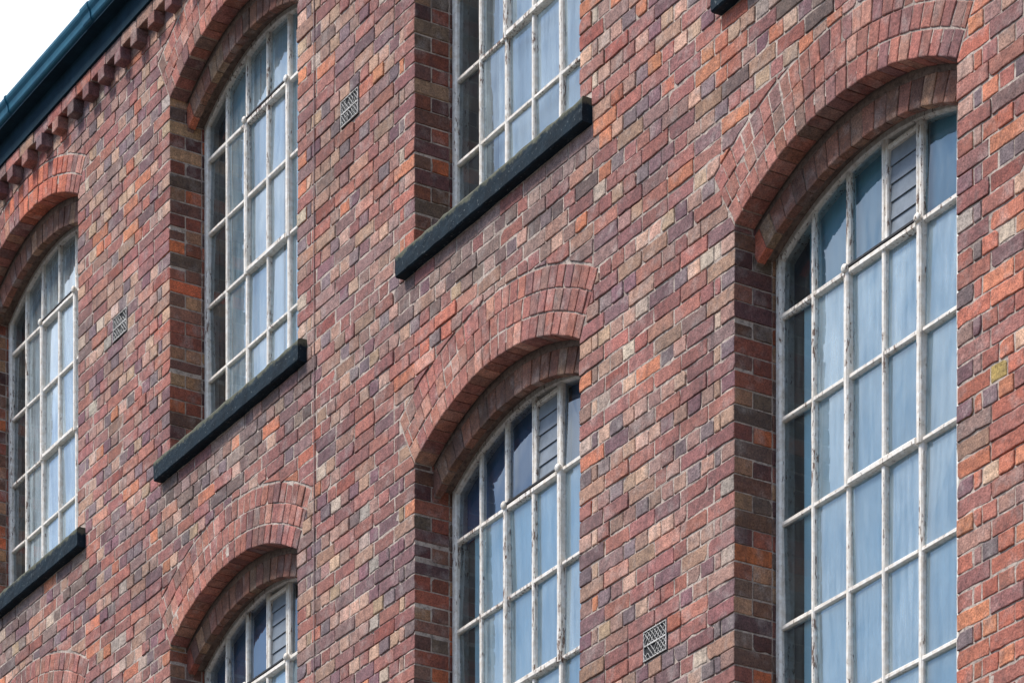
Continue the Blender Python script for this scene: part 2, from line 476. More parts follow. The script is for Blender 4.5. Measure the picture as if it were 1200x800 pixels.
def course_joints(header, x0, x1, quoin_l, quoin_r):
    """list of (a, b, is_header)"""
    out = []
    L = x1 - x0
    if not header:
        n = round(L / .2235); s = L / n; xs = [x0 + i * s for i in range(n + 1)]
        for i in range(1, n): xs[i] += R.uniform(-.008, .008)
        for i in range(n):
            a, b = xs[i], xs[i + 1]
            if .02 < i < n - 1 and R.random() < .10:
                m = (a + b) / 2 + R.uniform(-.008, .008); out += [(a, m, True), (m, b, True)]
            else: out.append((a, b, False))
    else:
        lead = []; a0, b0 = x0, x1
        if quoin_l: lead += [(x0, x0 + .1115, True), (x0 + .1115, x0 + .168, True)]; a0 = x0 + .168
        tail = []
        if quoin_r: tail = [(x1 - .168, x1 - .1115, True), (x1 - .1115, x1, True)]; b0 = x1 - .168
        n = round((b0 - a0) / .1117); s = (b0 - a0) / n; xs = [a0 + i * s for i in range(n + 1)]
        for i in range(1, n): xs[i] += R.uniform(-.006, .006)
        out += lead; i = 0
        while i < n:
            if i < n - 1 and R.random() < .09: out.append((xs[i], xs[i + 2], False)); i += 2
            else: out.append((xs[i], xs[i + 1], True)); i += 1
        out += tail
    return out
jambs = []          # (x arris, facing sign, z0, z1, colour, face-is-header)
nc = int((ZDENT - ZMIN) / H + .5)
for ci in range(-66, 100):
    z0 = ZSILL + ci * H; z1 = z0 + H
    if z0 > ZDENT + .3 * H: break
    zc = (z0 + z1) / 2
    header = ci % 2 == 0
    if ci % 13 == 5: header = False
    cut = sorted([o['x'] for o in OPEN if o['zs'] + SILLH - .5 * H < zc and zc - .2 * H < o['sp']])
    dz = R.uniform(-.002, .002)
    if cut:
        segs = []; prev = XMIN; ql = False
        for x in cut:
            segs.append((prev, x, ql, True)); prev = x + W; ql = True
        segs.append((prev, XMAX, True, False))
    else:
        st = R.uniform(-.02, .02) + (.056 if header else 0)
        segs = [(XMIN + (.056 if header else 0) - st * 0, XMAX + (.056 if header else 0), False, False)]
    wob = lambda x: .0035 * noise.noise(Vector((x * .9, ci * 3.1, 0)))
    for a, b, ql, qr in segs:
        if b - a < .05: continue
        bl = course_joints(header, a, b, ql, qr)
        b2 = []
        for (p, q, hd) in bl:
            if not hd and abs(zc + 1.445) < .041 and p < 1.958 < q:
                b2 += [(p, (p + q) / 2, True), ((p + q) / 2, q, True)]
            else: b2.append((p, q, hd))
        bl = b2
        for (p, q, hd) in bl:
            ja, jb = R.uniform(.0028, .0055), R.uniform(.0028, .0055)
            isL, isR = (ql and abs(p - a) < 1e-4), (qr and abs(q - b) < 1e-4)
            if isL: ja = R.uniform(-.002, .002)
            if isR: jb = R.uniform(-.002, .002)
            t0, t1 = R.uniform(.0028, .0052), R.uniform(.0028, .0052)
            w0, w1 = wob(p), wob(q)
            poly = [(p + ja, z0 + t0 + w0), (q - jb, z0 + t0 + w1 + R.uniform(-.0015, .0015)), (q - jb + R.uniform(-.002, .002), z1 - t1 + w1), (p + ja + R.uniform(-.002, .002), z1 - t1 + w0 + R.uniform(-.0015, .0015))]
            poly = try_clip(poly)
            if not poly: continue
            col = face_col((p + q) / 2, zc, hd)
            depth = .03; c2 = None
            if isL or isR:
                depth = .213 if header else .100
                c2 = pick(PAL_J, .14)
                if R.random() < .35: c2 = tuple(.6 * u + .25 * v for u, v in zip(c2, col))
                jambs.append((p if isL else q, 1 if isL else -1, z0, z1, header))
            pr = max(-.0012, R.gauss(.0006, .0021))
            brick(wall, poly, col, to_face, proud=pr, depth=depth, cut=.0055 if hd else .006, col2=c2)
    # top course slightly loose
for (xa, sgn, z0, z1, header) in jambs:
    # bricks behind the quoin brick, seen in the reveal
    if header: segs = [(.216, .30)]
    else: segs = [(.108, .213), (.218, .30)]
    if header and R.random() < .25: segs = [(.216, .30)]
    for a, b in segs:
        t0, t1 = R.uniform(.003, .005), R.uniform(.003, .005)
        poly = [(a + .003, z0 + t0), (b, z0 + t0), (b, z1 - t1), (a + .003, z1 - t1)]
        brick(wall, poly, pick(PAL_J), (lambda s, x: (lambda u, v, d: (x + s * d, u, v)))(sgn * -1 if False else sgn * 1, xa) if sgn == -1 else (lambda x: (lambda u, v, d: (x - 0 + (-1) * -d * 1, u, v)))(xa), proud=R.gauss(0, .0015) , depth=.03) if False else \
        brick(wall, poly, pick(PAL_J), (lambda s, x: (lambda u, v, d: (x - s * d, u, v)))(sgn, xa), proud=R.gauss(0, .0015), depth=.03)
wall_o = wall.build('wall', M['brick'], mill)

# ------------------------------------------------------------------ mortar bed behind the bricks
def lines(lo, hi, fixed, step):
    f = sorted(set([lo, hi] + [v for v in fixed if lo < v < hi])); out = []
    for a, b in zip(f, f[1:]):
        n = max(1, math.ceil((b - a) / step))
        out += [a + (b - a) * i / n for i in range(n)]
    return out + [hi]
E_ = .005
fx = []; 
for k in range(4): fx += [(k - 3) * P - E_, (k - 3) * P + W + E_]
fz = [ZUP, 0.0, ZSILL + .02, ZSILL + SILLH - .02, ZSILL - 55 * H + .02, ZSILL - 55 * H + SILLH - .02]
XL = lines(XMIN, XMAX + .06, fx, .035); ZL = lines(ZMIN, ZDENT + .08, fz, .03)
mo = MB()
def hole(x, z):
    for o in OPEN:
        if o['x'] - E_ < x < o['x'] + W + E_:
            if o['zs'] + SILLH - .021 < z < o['sp']: return True
            if o['sp'] <= z and math.hypot(x - o['cx'], z - o['cz']) < RAD + .045: return True
    return False
idx = {}
fxs = set(round(v, 5) for v in fx)
for i, x in enumerate(XL):
    for j, z in enumerate(ZL):
        n1 = noise.noise(Vector((x * 7, z * 11, 1.3))); n2 = noise.noise(Vector((x * 1.7, z * 2.1, 9.3)))
        y = .0044 + .0050 * n1 + .0034 * n2
        y = max(.0020, y)
        if round(x, 5) in fxs: y = .006
        idx[(i, j)] = len(mo.v); mo.v.append((x, y, z)); mo.c.append((.5, .5, .5, .5))
for i in range(len(XL) - 1):
    for j in range(len(ZL) - 1):
        if hole((XL[i] + XL[i + 1]) / 2, (ZL[j] + ZL[j + 1]) / 2): continue
        mo.f.append((idx[(i, j)], idx[(i + 1, j)], idx[(i + 1, j + 1)], idx[(i, j + 1)])); mo.sm.append(True)
for o in OPEN:      # jamb beds
    for xa, s in ((o['x'], 1), (o['x'] + W, -1)):
        zz = lines(o['zs'] + SILLH - .02, o['sp'] + .02, [], .03); yy = [.006, .05, .1, .15, .2, .25, .33]
        b0 = len(mo.v)
        for y in yy:
            for z in zz:
                e = E_ + .003 * noise.noise(Vector((y * 9, z * 11, xa)))
                mo.v.append((xa - s * (E_ if y == .006 else e), y, z)); mo.c.append((.5,) * 4)
        n = len(zz)
        for i in range(len(yy) - 1):
            for j in range(n - 1):
                q = (b0 + i * n + j, b0 + (i + 1) * n + j, b0 + (i + 1) * n + j + 1, b0 + i * n + j + 1)
                mo.f.append(q if s > 0 else q[::-1]); mo.sm.append(True)
mo_o = mo.build('mortar', M['mortar'], wall_o)

# ------------------------------------------------------------------ arches
def arc_band(mb, cx, cz, r0, r1, th, y0, y1, n=48, wob=.0):
    vs = []; fs = []
    for i in range(n + 1):
        t = -th + 2 * th * i / n
        for r, y in ((r0, y0), (r1, y0), (r1, y1), (r0, y1)):
            rr = r + (wob * noise.noise(Vector((t * 9, r, cx))) if r == r0 else 0)
            vs.append((cx + rr * math.sin(t), y + wob * .8 * noise.noise(Vector((t * 14, r * 3, cx + y))), cz + rr * math.cos(t)))
    for i in range(n):
        a, b = i * 4, (i + 1) * 4
        for k in range(4):
            l = (k + 1) % 4
            fs.append((a + k, b + k, b + l, a + l))
    fs += [(0, 1, 2, 3), (n * 4 + 3, n * 4 + 2, n * 4 + 1, n * 4)]
    mb.add(vs, fs, smooth=False)
def ring_bricks(mb, cx, cz, r0, r1, th, wd, y, depth, palf, phase=0., proud=.001, xlim=None):
    L = r0 * 2 * th; n = round(L / wd); dt = 2 * th / n
    ts = [-th + dt * i for i in range(n + 1)]
    if phase: ts = [-th] + [-th + dt * (i + .5) for i in range(n)] + [th]
    for i in range(1, len(ts) - 1): ts[i] += R.uniform(-.0015, .0015)
    for i in range(len(ts) - 1):
        a, b = ts[i], ts[i + 1]
        g = R.uniform(.0022, .004)
        ra, rb = r0 + (R.uniform(-.0015, .0015) if phase == 0 else .003), r1 - R.uniform(.003, .006)
        poly = [(cx + r * math.sin(t), cz + r * math.cos(t)) for r, t in ((ra, a + g / ra), (ra, b - g / ra), (rb, b - g / rb), (rb, a + g / rb))]
        if xlim and (max(p[0] for p in poly) < xlim[0] or min(p[0] for p in poly) > xlim[1]): continue
        brick(mb, poly, palf(i, len(ts)), (lambda u, v, d: (u, y - d, v)), proud=proud + R.gauss(0, .0016), depth=depth, cut=.004, chip=.06, jit=.0009)
for o in OPEN:
    cx, cz, th = o['cx'], o['cz'], o['th']
    am = MB(); bed = MB()
    for r in range(o['rings']):
        if o['up'] and o['k'] == 0: pf = lambda i, n: pick(PAL_O if .3 < i / n < .8 else PAL_A)
        else: pf = lambda i, n: pick(PAL_A)
        ring_bricks(am, cx, cz, RAD + r * RING, RAD + (r + 1) * RING, th, .077, 0, .112 if r == 0 else .03, pf, phase=r % 2, proud=.0004)
    a_o = am.build('arch', M['brick'], mill)
    arc_band(bed, cx, cz, RAD + .005, o['ro'] + .010, th + .004, .0065, .118, wob=.002)
    bed.build('arch_mortar', M['mortar_arch'], a_o)
    # inner, recessed arch
    im = MB(); ib = MB(); yi = .118
    th2 = math.asin((W / 2 + .06) / RAD)
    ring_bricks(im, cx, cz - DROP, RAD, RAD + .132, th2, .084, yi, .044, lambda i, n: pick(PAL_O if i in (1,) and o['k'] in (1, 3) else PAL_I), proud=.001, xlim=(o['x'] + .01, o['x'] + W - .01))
    i_o = im.build('inner_arch', M['brick'], mill)
    arc_band(ib, cx, cz - DROP, RAD + .004, RAD + .33, math.asin((W / 2 + .03) / RAD), yi + .005, yi + .043, wob=.0022)
    arc_band(ib, cx, cz - DROPF, RAD + .001, RAD + .30, math.asin((W / 2 + .03) / RAD), yi + .0435, .32, wob=.0015)
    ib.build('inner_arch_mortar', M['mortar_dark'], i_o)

# ------------------------------------------------------------------ windows
def rail(mb, x0, x1, z0, z1, y0, y1, seg=.12, jit=.0012, vertical=True):
    """moulded, slightly uneven timber: front nosing narrower than the back"""
    L = (z1 - z0) if vertical else (x1 - x0)
    n = max(2, int(L / seg)); vs = []
    w = (x1 - x0) if vertical else (z1 - z0); c = ((x0 + x1) / 2) if vertical else ((z0 + z1) / 2)
    m = min(.008, w * .22)
    prof = [(-w / 2, y1), (-w / 2, y0 + m * 1.2), (-w / 2 + m, y0), (w / 2 - m, y0), (w / 2, y0 + m * 1.2), (w / 2, y1)]
    k = len(prof)
    for i in range(n + 1):
        t = i / n
        for u, y in prof:
            e = R.uniform(-jit, jit); e2 = R.uniform(-jit, jit) * .6
            if vertical: vs.append((c + u + e, y + e2, z0 + (z1 - z0) * t))
            else: vs.append((x0 + (x1 - x0) * t, y + e2, c + u + e))
    fs = []
    for i in range(n):
        for q in range(k - 1):
            f = (i * k + q, i * k + q + 1, (i + 1) * k + q + 1, (i + 1) * k + q)
            fs.append(f if vertical else f[::-1])
    fs += [tuple(range(k))[::-1], tuple(n * k + q for q in range(k))]
    mb.add(vs, fs)
def knob(mb, x, y, z, r):
    vs = []; fs = []; prof = [(.0, .9), (.5, 1.1), (.9, 1.05), (1.2, .8), (1.35, .1)]
    n = 10
    for d, s in prof:
        for i in range(n):
            t = 2 * math.pi * i / n
            vs.append((x + r * s * math.cos(t), y - r * d * .8, z + r * s * math.sin(t)))
    for k in range(len(prof) - 1):
        for i in range(n):
            j = (i + 1) % n
            fs.append((k * n + i, k * n + j, (k + 1) * n + j, (k + 1) * n + i))
    mb.add(vs, fs, smooth=True)
YF, YG = .228, .256           # front of the frame, plane of the glass
def head_z(o, x, off=0.):     # underside of the inner arch
    r = RAD - off
    return o['cz'] - DROPF + math.sqrt(max(0, r * r - (x - o['cx']) ** 2))
def make_window(o):
    up, k = o['up'], o['k']
    x0, x1 = o['x'], o['x'] + W; sp = o['sp']
    zb = o['zs'] + SILLH
    first = sp - (.332 if up else .390); pitch = .4465 if up else .4815
    trans = []; z = first
    while z > zb + .2: trans.append(z); z -= pitch
    f = MB()
    st = .044
    rail(f, x0 + .004, x0 + st, zb, head_z(o, x0 + st / 2) - .004, YF, .31)
    rail(f, x1 - st, x1 - .004, zb, head_z(o, x1 - st / 2) - .004, YF, .31)
    rail(f, x0 + st - .002, x1 - st + .002, zb - .002, zb + .05, YF + .002, .31, vertical=False)
    # curved head
    n = 40; vs = []; fs = []
    hw = .034
    for i in range(n + 1):
        x = x0 + .012 + (W - .024) * i / n
        a = (x - o['cx']) / RAD; zt = head_z(o, x) + .003; zl = zt - hw * math.sqrt(1 + a * a)
        e = R.uniform(-.001, .001)
        vs += [(x, YF + .003, zt), (x, YF + .003, zl + .008 + e), (x, YF + .012, zl + e), (x, .31, zl + e)]
    for i in range(n):
        for q in range(3): fs.append((i * 4 + q, i * 4 + q + 1, (i + 1) * 4 + q + 1, (i + 1) * 4 + q))
    f.add(vs, fs)
    xs = [x0 + st / 2 + (W - st) * i / 6 for i in range(7)]
    cas = (trans[0], trans[2] if len(trans) > 2 else zb)
    # glazing bars
    for i in range(1, 6):
        w = .029 if i in (2, 4) else .022
        parts = [(zb + .05, head_z(o, xs[i]) - hw + .004)]
        if i == 3: parts = [(zb + .05, cas[1] - .02), (cas[0] + .02, head_z(o, xs[i]) - hw + .004)]
        for a, b in parts: rail(f, xs[i] - w / 2, xs[i] + w / 2, a, b, YF + .006 + R.uniform(-.002, .002), YG + .012)
    for j, z in enumerate(trans):
        w = .024 if j else .029
        sg = [(x0 + st - .004, x1 - st + .004)]
        if j == 1: sg = [(x0 + st - .004, xs[2]), (xs[4], x1 - st + .004)]
        for a, b in sg:
            d = R.uniform(-.003, .003)
            rail(f, a, b, z - w / 2 + d, z + w / 2 + d, YF + .0085 + R.uniform(-.001, .001), YG + .011, vertical=False)
    wo = f.build('window', M['paint'], mill)
    # opening casement in the middle
    c = MB(); a, b = xs[2] - .004, xs[4] + .004; z1_, z0_ = cas[0] + .012, cas[1] - .004
    yc = YF - .006
    rail(c, a - .011, a + .020, z0_ - .012, z1_, yc, YG + .006); rail(c, b - .020, b + .011, z0_ - .012, z1_, yc, YG + .006)
    rail(c, a + .026, b - .026, z1_ - .036, z1_ - .004, yc + .004, YG + .006, vertical=False)
    rail(c, a + .026, b - .026, z0_ - .014, z0_ + .022, yc - .002, YG + .006, vertical=False)
    rail(c, xs[3] - .012, xs[3] + .012, z0_ + .02, z1_ - .03, yc + .011, YG + .005)
    rail(c, a + .02, b - .02, trans[1] - .013, trans[1] + .013, yc + .0125, YG + .004, vertical=False)
    knob(c, a + .004, yc + .008, z1_ - .004, .020); knob(c, b - .004, yc + .008, z1_ - .004, .020)
    c.build('casement', M['paint'], wo)
    ga = MB(); ga.box(a + .02, b - .02, yc + .001, YG - .004, z1_ - .0045, z1_ + .005); ga.build('casement_gap', M['lead'], wo)
    # glass, one sheet per pane, each a hair out of true
    g = MB()
    zl = [zb + .03] + trans[::-1]
    for i in range(6):
        cells = list(zip(zl, zl[1:])) + [(trans[0], None)]
        for (za, zz) in cells:
            if zz is None and (not up) and i == 3: continue
            A = []
            xa, xb = xs[i] + .004, xs[i + 1] - .004
            if zz is None:
                m = 6; tops = [(xa + (xb - xa) * q / m) for q in range(m + 1)]
                A = [(xa, za + .004)] + [(xb, za + .004)] + [(x, head_z(o, x) - .02) for x in tops[::-1]]
            else: A = [(xa, za + .004), (xb, za + .004), (xb, zz - .004), (xa, zz - .004)]
            tx, tz = R.gauss(0, .014), R.gauss(0, .014); pv = R.uniform(.45, 1.)
            if up and k == 0: pv = R.uniform(1.1, 1.6)
            if i == 0 or (zz is None and not up): pv = R.uniform(.0, .1)
            mx, mz = (xa + xb) / 2, za + .2
            cl = max(-.008, min(.008, 0))
            yy = [YG + max(-.006, min(.006, tx * (x - mx) + tz * (z - mz))) for x, z in A]
            g.add([(x, y, z) for (x, z), y in zip(A, yy)], [tuple(range(len(A)))], (pv, pv, pv, pv))
    g.build('window_glass', M['glass'], wo)
    # louvred vent pane in the top of the fourth bay
    if not up:
        l = MB(); xa, xb = xs[3] + .012, xs[4] - .014
        za = trans[0] + .02; zt = head_z(o, xb) - hw
        lf = MB()
        rail(lf, xa, xa + .022, za, head_z(o, xa) - hw, YF + .006, YG + .01); rail(lf, xb - .016, xb, za, zt, YF + .006, YG + .01)
        rail(lf, xa + .02, xb - .014, zt - .028, zt - .004, YF + .007, YG + .01, vertical=False)
        lv = lf.build('louvre', M['paint'], wo)
        ns = 5; hh = (zt - .024 - za) / ns
        for q in range(ns + 1):
            z = za + hh * q; t = min(z + hh * 1.02, zt - .01)
            if q == ns: continue
            vs = [(xa + .021, YG - .0065, z + .004), (xb - .015, YG - .0065, z + .004), (xb - .015, YG + .001, t), (xa + .021, YG + .001, t),
                  (xa + .021, YG - .001, z + .003), (xb - .015, YG - .001, z + .003), (xb - .015, YG + .006, t - .001), (xa + .021, YG + .006, t - .001)]
            l.add(vs, [(0, 1, 2, 3), (7, 6, 5, 4), (0, 4, 5, 1), (1, 5, 6, 2), (2, 6, 7, 3), (3, 7, 4, 0)])
        l.build('louvre_slats', M['slat'], wo)
        bk = MB(); bk.box(xa, xb, .292, .296, za, zt + .05); bk.build('louvre_backing', M['lead'], wo)
    # sheeting fixed inside the glass
    yb = YG + .026
    def sheet(mat, xa, xb, za, zz, dy=0.):
        s = MB(); n = 14; vs = []
        for i in range(n + 1):
            x = xa + (xb - xa) * i / n; y = yb + dy + .006 * noise.noise(Vector((x * 6, k * 3 + za, 0)))
            zt = zz if zz is not None else head_z(o, x) - .01
            vs += [(x, y, za), (x, y, zt), (x, y + .004, za), (x, y + .004, zt)]
        fs = []
        for i in range(n):
            a_, b_ = i * 4, i * 4 + 4
            fs += [(a_, b_, b_ + 1, a_ + 1), (a_ + 2, a_ + 3, b_ + 3, b_ + 2), (a_ + 1, b_ + 1, b_ + 3, a_ + 3)]
        s.add(vs, fs); s.build('window_backing', mat, wo)
    if not up:
        sheet(M['board'], xs[1] - .13, x1 - .02, zb, trans[0] if k != 3 else trans[0])
        if k == 3: sheet(M['board_teal'], xs[1] - .10, x1 - .02, trans[0] + .002, None, .012)
    if not up and k != 3: sheet(M['navy_reflection'], x0 + .03, xs[3], trans[0] + .002, None, .02); sheet(M['navy_reflection'], xs[4], x1 - .02, trans[0] + .002, None, .02)  # navy sheets added to colour the top panes like reflected blue sky
    if up and k == 0: sheet(M['board_white'], xs[1] + .05, x1 - .02, zb, trans[0]); 
    if up and k == 1:
        sheet(M['board_teal'], xs[1] - .02, xs[2] + .06, zb, None, .01); sheet(M['board_white'], xs[2] + .10, xs[3] + .14, zb, trans[0], -.01)
        sheet(M['board'], xs[3] + .15, x1 - .02, zb, trans[0], .0); sheet(M['board_teal'], xs[2] + .08, x1 - .02, trans[0] + .002, None, .012)
    if up and k == 2: sheet(M['board_white'], xs[1] + .04, x1 - .02, zb, trans[1], .05)
    if up and k == 3: sheet(M['board'], xs[1], x1 - .02, zb, trans[0])
    # sill: long weathered stone lintel-like slab, sloping top
    s = MB(); a, b = x0 - .112, x1 + .112; zs = o['zs']; n = 40; vs = []; y0 = -.056
    for i in range(n + 1):
        x = a + (b - a) * i / n
        e = lambda q, s_=.003: s_ * noise.noise(Vector((x * 11, q * 5.1, zs + k)))
        top = zs + SILLH - .004
        prof = [(.30, zs + .004, 0), (y0 + .008, zs + .002, 0), (y0 + .001, zs + .008, 0), (y0, zs + .05, 0), (y0, top - .052, .25), (y0, top - .020, .75), (y0 + .004, top - .008 + e(1, .012), 1.), (y0 + .016, top + e(2, .007), 1.), (.02, top + .004 + e(3, .006), 1.), (.226, zs + SILLH + .012, .9), (.30, zs + SILLH + .012, .5)]
        for q, (y, z, m_) in enumerate(prof):
            s.v.append((x, y + e(q + 20), z + (e(q + 9) if q > 0 else 0))); s.c.append((m_, 0, 0, 1))
    m = len(prof)
    for i in range(n):
        for q in range(m - 1):
            s.f.append((i * m + q, (i + 1) * m + q, (i + 1) * m + q + 1, i * m + q + 1)); s.sm.append(False)
    s.f.append(tuple(range(m))); s.sm.append(False); s.f.append(tuple(n * m + q for q in range(m))[::-1]); s.sm.append(False)
    s.build('window_sill', M['sill'], wo)
for o in OPEN: make_window(o)

# ------------------------------------------------------------------ air bricks
for vx, vz in VENTS:
    v = MB(); z0, z1 = vz - VH / 2, vz + VH / 2; x0, x1 = vx - VW / 2, vx + VW / 2
    t = .0045
    v.box(x0, x1, -.006, .0005, z0, z0 + t); v.box(x0, x1, -.006, .0005, z1 - t, z1)
    v.box(x0, x0 + t, -.0055, .0005, z0 + t, z1 - t); v.box(x1 - t, x1, -.0055, .0005, z0 + t, z1 - t)
    v.box(x0 + t, x1 - t, -.005, .0005, vz - .0035, vz + .0035)
    for (za, zb) in ((z0 + t, vz - .005), (vz + .005, z1 - t)):
        n = 7; hh = zb - za; dx = (x1 - x0 - 2 * t) / n
        for i in range(n):
            for s in (1, -1):
                a = x0 + t + dx * i; b = a + dx
                if s < 0: a, b = b, a
                for (q0, q1) in ((0, .5), (.5, 1)):
                    if R.random() < .2: continue
                    aa, bb = (a, b) if q0 == 0 else (b, a)
                    zA, zB = za + hh * q0, za + hh * q1; wv = .0016; ys = -.0035 if s > 0 else -.0025
                    v.add([(aa - wv, ys, zA), (aa + wv, ys, zA), (bb + wv, ys, zB), (bb - wv, ys, zB), (aa - wv, .0004, zA), (aa + wv, .0004, zA), (bb + wv, .0004, zB), (bb - wv, .0004, zB)],
                          [(0, 1, 2, 3), (0, 4, 5, 1), (1, 5, 6, 2), (3, 2, 6, 7), (0, 3, 7, 4)])
    vo = v.build('air_brick', M['iron'], mill)
    h = MB(); h.box(x0 - .002, x1 + .002, .0010, .03, z0 - .004, z1 + .004); h.build('vent_cavity', M['hole'], vo)

# ------------------------------------------------------------------ cornice, dentils, gutter, roof
XA, XB = -24.0, 9.0
zc0 = ZDENT
co = MB(); dents = []
x = -13.5
# dentil course: recessed bricks between projecting headers
while x < 4:
    dents.append(x); x += .238
for dx in dents:
    # infill brick
    poly = [(dx + .055, zc0 + .004), (dx + .183, zc0 + .004), (dx + .183, zc0 + H - .004), (dx + .055, zc0 + H - .004)]
    brick(co, poly, pick([((120, 90, 88), 40), ((138, 110, 98), 30), ((104, 84, 86), 30)]), to_face, proud=R.gauss(0, .002), depth=.03)
for row in range(1):
    x = -13.5 + row * .1
    while x < 4:
        z0 = zc0 + H * (row + 1)
        poly = [(x + .004, z0 + .003), (x + .2195, z0 + .003), (x + .2195, z0 + H - .003), (x + .004, z0 + H - .003)]
        col = pick(PAL_S) if R.random() < .75 else pick(PAL_R)
        pr = .060 if row == 0 else .085
        brick(co, poly, col, to_face, proud=pr + R.gauss(0, .002), depth=.03, cut=.005)
        x += .2235
co_o = co.build('cornice', M['brick'], mill)
cm = MB(); cm.box(-13.5, 4, .008, .1, zc0 - .01, zc0 + H * 3.3); cm.box(-13.5, 4, -.054, .007, zc0 + H + .006, zc0 + 2 * H - .004);
cm.build('cornice_mortar', M['mortar'], co_o)
for dx in dents:
    d = MB(); e = R.uniform(-.004, .004)
    poly = [(dx - .046 + e, zc0 - .001), (dx + .046 + e, zc0 - .001 + R.uniform(-.003, .003)), (dx + .046 + e, zc0 + H - .004), (dx - .046 + e, zc0 + H - .004)]
    brick(d, poly, pick([((118, 84, 86), 40), ((134, 92, 84), 35), ((98, 80, 84), 25)]), to_face, proud=.072 + R.gauss(0, .003), depth=.02, cut=.004)
    d.build('dentil', M['brick'], co_o)
zg = zc0 + 3 * H + .012
fa = MB(); fa.box(XA, XB, -.150, .02, zg + .048, zg + .062); fa.box(XA, XB, -.075, .02, zc0 + 2 * H - .001, zg + .047)
fa.box(XA, XB, -.02, .06, zg + .063, zg + .2)
fa.build('fascia', M['fascia'], mill)
# ogee gutter profile swept along the eaves
gp = [(-.03, .066), (-.150, .066), (-.162, .072), (-.168, .082), (-.170, .100), (-.174, .118), (-.186, .136), (-.192, .150), (-.192, .166), (-.186, .172), (-.178, .168), (-.165, .15), (-.155, .085), (-.03, .08)]
g = MB()
def sweep(mb, prof, xa, xb, n=1):
    vs = []; fs = []; k = len(prof)
    for i in range(n + 1):
        x = xa + (xb - xa) * i / n
        vs += [(x, y, zg + z) for y, z in prof]
    for i in range(n):
        for q in range(k):
            r = (q + 1) % k
            fs.append((i * k + q, i * k + r, (i + 1) * k + r, (i + 1) * k + q))
    fs += [tuple(range(k))[::-1], tuple(n * k + q for q in range(k))]
    mb.add(vs, fs)
jn = [-8.07 + 1.24 * i for i in range(-13, 14)]
sweep(g, gp, XA, XB, 40)
g_o = g.build('gutter', M['gutter'], mill)
op = [(-.03, .0635), (-.153, .0635), (-.168, .067), (-.175, .078), (-.177, .099), (-.181, .116), (-.193, .133), (-.199, .150), (-.199, .168), (-.186, .178), (-.16, .15), (-.03, .05)]
for i, x in enumerate(jn):
    if -13 < x < 4:
        q = MB(); sweep(q, op, x - (.006 if i % 2 else .055), x + (.006 if i % 2 else .055)); q.build('gutter_joint', M['gutter'], g_o)
rf = MB(); rf.add([(XA, -.10, zg + .19), (XB, -.10, zg + .19), (XB, 6.0, zg + 3.2), (XA, 6.0, zg + 3.2), (XA, 12.1, zg + .19), (XB, 12.1, zg + .19), (XA, -.10, zg + .16), (XB, -.10, zg + .16), (XB, 12.1, zg + .16), (XA, 12.1, zg + .16)],
   [(0, 1, 2, 3), (3, 2, 5, 4), (0, 6, 7, 1), (4, 5, 8, 9), (6, 9, 8, 7), (0, 3, 4, 9, 6), (1, 7, 8, 5, 2)]); rf.build('roof', M['slate'], mill)

# cable clipped down the pier
ca = MB(); r = .0030; vs = []; fs = []; zz = lines(ZMIN, ZDENT - .03, [], .25)
for i, z in enumerate(zz):
    xo = -4.132 + .004 * noise.noise(Vector((z * 1.3, 0, 5)))
    for q in range(6):
        t = q * math.pi / 3; vs.append((xo + r * math.cos(t), -.006 + r * math.sin(t), z))
for i in range(len(zz) - 1):
    for q in range(6): fs.append((i * 6 + q, i * 6 + (q + 1) % 6, (i + 1) * 6 + (q + 1) % 6, (i + 1) * 6 + q))
ca.add(vs, fs, smooth=True)
ca.build('cable', M['cable'], mill)

# ------------------------------------------------------------------ rest of the building: plain walls, floors
pw = MB()
pw.box(XA, XMIN, 0.002, .4, -ZO, zg + .01)
pw.box(XMAX + .056, XB, 0.002, .4, -ZO, zg + .01)
pw.box(XMIN - .01, XMAX + .06, 0.012, .4, -ZO, ZMIN + .004)
pw.box(XA, XA + .3, .4, 12, -ZO, zg); pw.box(XB - .3, XB, .4, 12, -ZO, zg); pw.box(XA, XB, 12, 12.3, -ZO, zg)
pw.build('plain_wall', M['far'], mill)
rm = MB()
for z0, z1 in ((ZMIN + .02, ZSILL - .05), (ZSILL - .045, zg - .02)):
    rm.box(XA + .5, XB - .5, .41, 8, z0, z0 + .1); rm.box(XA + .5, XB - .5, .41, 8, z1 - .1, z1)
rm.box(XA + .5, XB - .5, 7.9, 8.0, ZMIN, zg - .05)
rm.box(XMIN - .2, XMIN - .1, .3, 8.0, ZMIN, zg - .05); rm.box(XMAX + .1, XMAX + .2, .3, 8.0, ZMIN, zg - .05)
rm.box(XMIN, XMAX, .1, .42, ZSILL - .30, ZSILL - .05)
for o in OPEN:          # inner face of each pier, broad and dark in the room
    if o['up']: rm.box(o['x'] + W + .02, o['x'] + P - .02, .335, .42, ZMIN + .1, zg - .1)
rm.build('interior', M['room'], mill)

# ------------------------------------------------------------------ street
def ground(name, x0, x1, y0, y1, z, mat, th=.0):
    me = bpy.data.meshes.new(name)
    if th: 
        mb = MB(); mb.box(x0, x1, y0, y1, z - ZO, z + th - ZO); ob = mb.build(name, mat)
    else:
        mb = MB(); mb.add([(x0, y0, z - ZO), (x1, y0, z - ZO), (x1, y1, z - ZO), (x0, y1, z - ZO)], [(0, 1, 2, 3)]); ob = mb.build(name, mat)
    ob['kind'] = 'structure'; return ob
ground('ground', -600, 600, -600, 600, 0.0, M['asphalt'])
ground('pavement', -60, 60, -2.4, -.01, .004, M['paving'], .12)

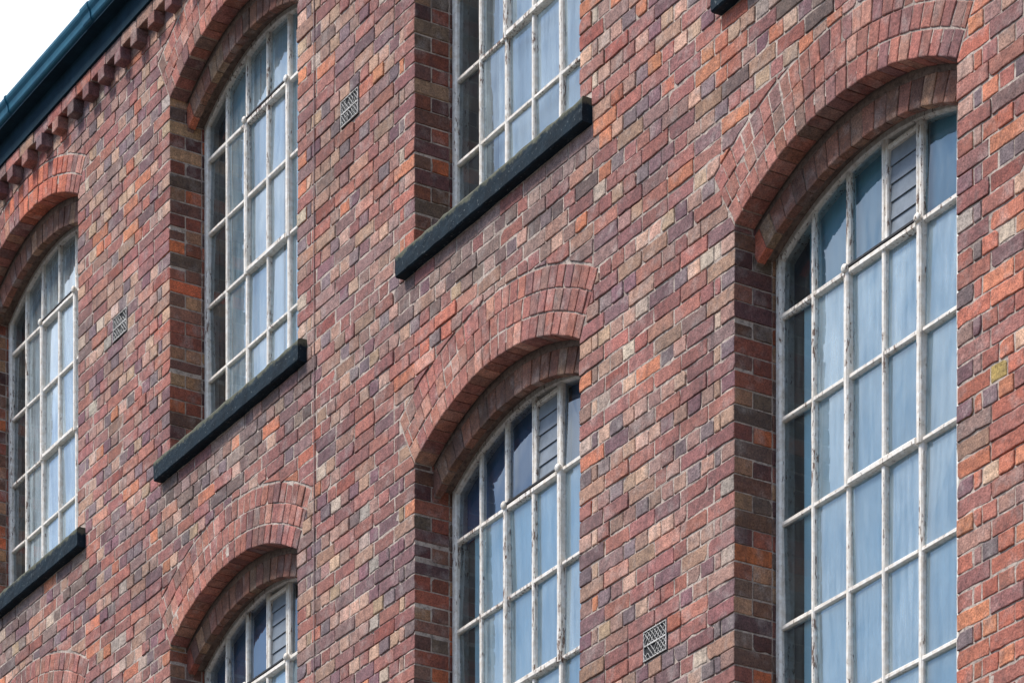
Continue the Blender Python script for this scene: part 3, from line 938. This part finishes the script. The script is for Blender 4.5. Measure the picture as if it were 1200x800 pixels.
# ------------------------------------------------------------------ light
SUN_EL, SUN_AZ = math.radians(55), math.radians(-110)      # azimuth: direction towards the sun, from +x counter-clockwise
sd = Vector((math.cos(SUN_EL) * math.cos(SUN_AZ), math.cos(SUN_EL) * math.sin(SUN_AZ), math.sin(SUN_EL)))
w = bpy.data.worlds.new('World'); sc.world = w; w.use_nodes = True
nt = w.node_tree; nt.nodes.clear()
out = nt.nodes.new('ShaderNodeOutputWorld'); bg = nt.nodes.new('ShaderNodeBackground'); nt.links.new(bg.outputs[0], out.inputs[0])
sky = nt.nodes.new('ShaderNodeTexSky'); sky.sky_type = 'NISHITA'; sky.sun_disc = False
sky.sun_elevation = SUN_EL; sky.sun_rotation = math.pi / 2 - SUN_AZ
sky.dust_density = .7; sky.air_density = 1.0; sky.ozone_density = 1.5
tc = nt.nodes.new('ShaderNodeTexCoord')
cn = noise_n(nt, scaled(nt, tc.outputs['Generated'], (1, 1, 2.6)), 2.3, 6, .55)
sy = nt.nodes.new('ShaderNodeSeparateXYZ'); nt.links.new(tc.outputs['Generated'], sy.inputs[0])
cover = ramp(nt, math_n(nt, 'ADD', math_n(nt, 'MULTIPLY', sy.outputs[1], .5), .5), [(.0, -0.0), (.36, .0), (.58, .36)])   # cloud bank stands behind the mill, broken cloud on the street side
cf = ramp(nt, math_n(nt, 'ADD', cn, cover), [(.60, .03), (.72, .97)])
sepw = nt.nodes.new('ShaderNodeSeparateXYZ'); nt.links.new(tc.outputs['Generated'], sepw.inputs[0])
grad = ramp(nt, sepw.outputs[2], [(0.0, .10), (.16, .35), (.40, .86), (1.0, 1.0)])      # overcast sky: dark at the horizon, bright overhead
cm_ = mix(nt, cf, sky.outputs[0], mix(nt, 1.0, (11.2, 11.8, 12.6), grad, 'MULTIPLY'))
bank = ramp(nt, math_n(nt, 'ADD', math_n(nt, 'MULTIPLY', sy.outputs[1], .5), math_n(nt, 'MULTIPLY', cn, .25)), [(.16, 1.0), (.30, .60), (.42, .50)])      # thinner light in the cloud bank behind the mill
cm_ = mix(nt, 1.0, cm_, bank, 'MULTIPLY')
cm_ = mix(nt, 1.0, cm_, ramp(nt, sepw.outputs[2], [(0.0, .35), (.10, .45), (.28, 1.0)]), 'MULTIPLY')      # sky dimmed near the horizon, added to darken the arch soffits
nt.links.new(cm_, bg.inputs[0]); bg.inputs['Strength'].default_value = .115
sun = bpy.data.lights.new('sun', 'SUN'); sun.energy = 2.5; sun.angle = math.radians(14); sun.color = (1, .945, .88)
so = bpy.data.objects.new('sun', sun); C.objects.link(so); so.rotation_euler = sd.to_track_quat('Z', 'Y').to_euler(); so.location = (0, -20, 30)

# ------------------------------------------------------------------ camera
cam = bpy.data.cameras.new('camera'); co_ = bpy.data.objects.new('camera', cam); C.objects.link(co_); sc.camera = co_
co_.location = (13.78, -9.514, -8.274 + ZO); co_.rotation_euler = (math.pi / 2, 0, 1.028)
cam.sensor_width = 36; cam.lens = 4230.8 / 1200 * 36; cam.shift_y = (2356.844 - 400) / 1200; cam.clip_end = 3000; cam.clip_start = .1
cam.dof.use_dof = True; cam.dof.focus_distance = 19.0; cam.dof.aperture_fstop = 16
sc.render.engine = 'CYCLES'
vs_ = sc.view_settings; vs_.view_transform = 'Standard'; vs_.look = 'None'; vs_.gamma = 1; vs_.exposure = .88
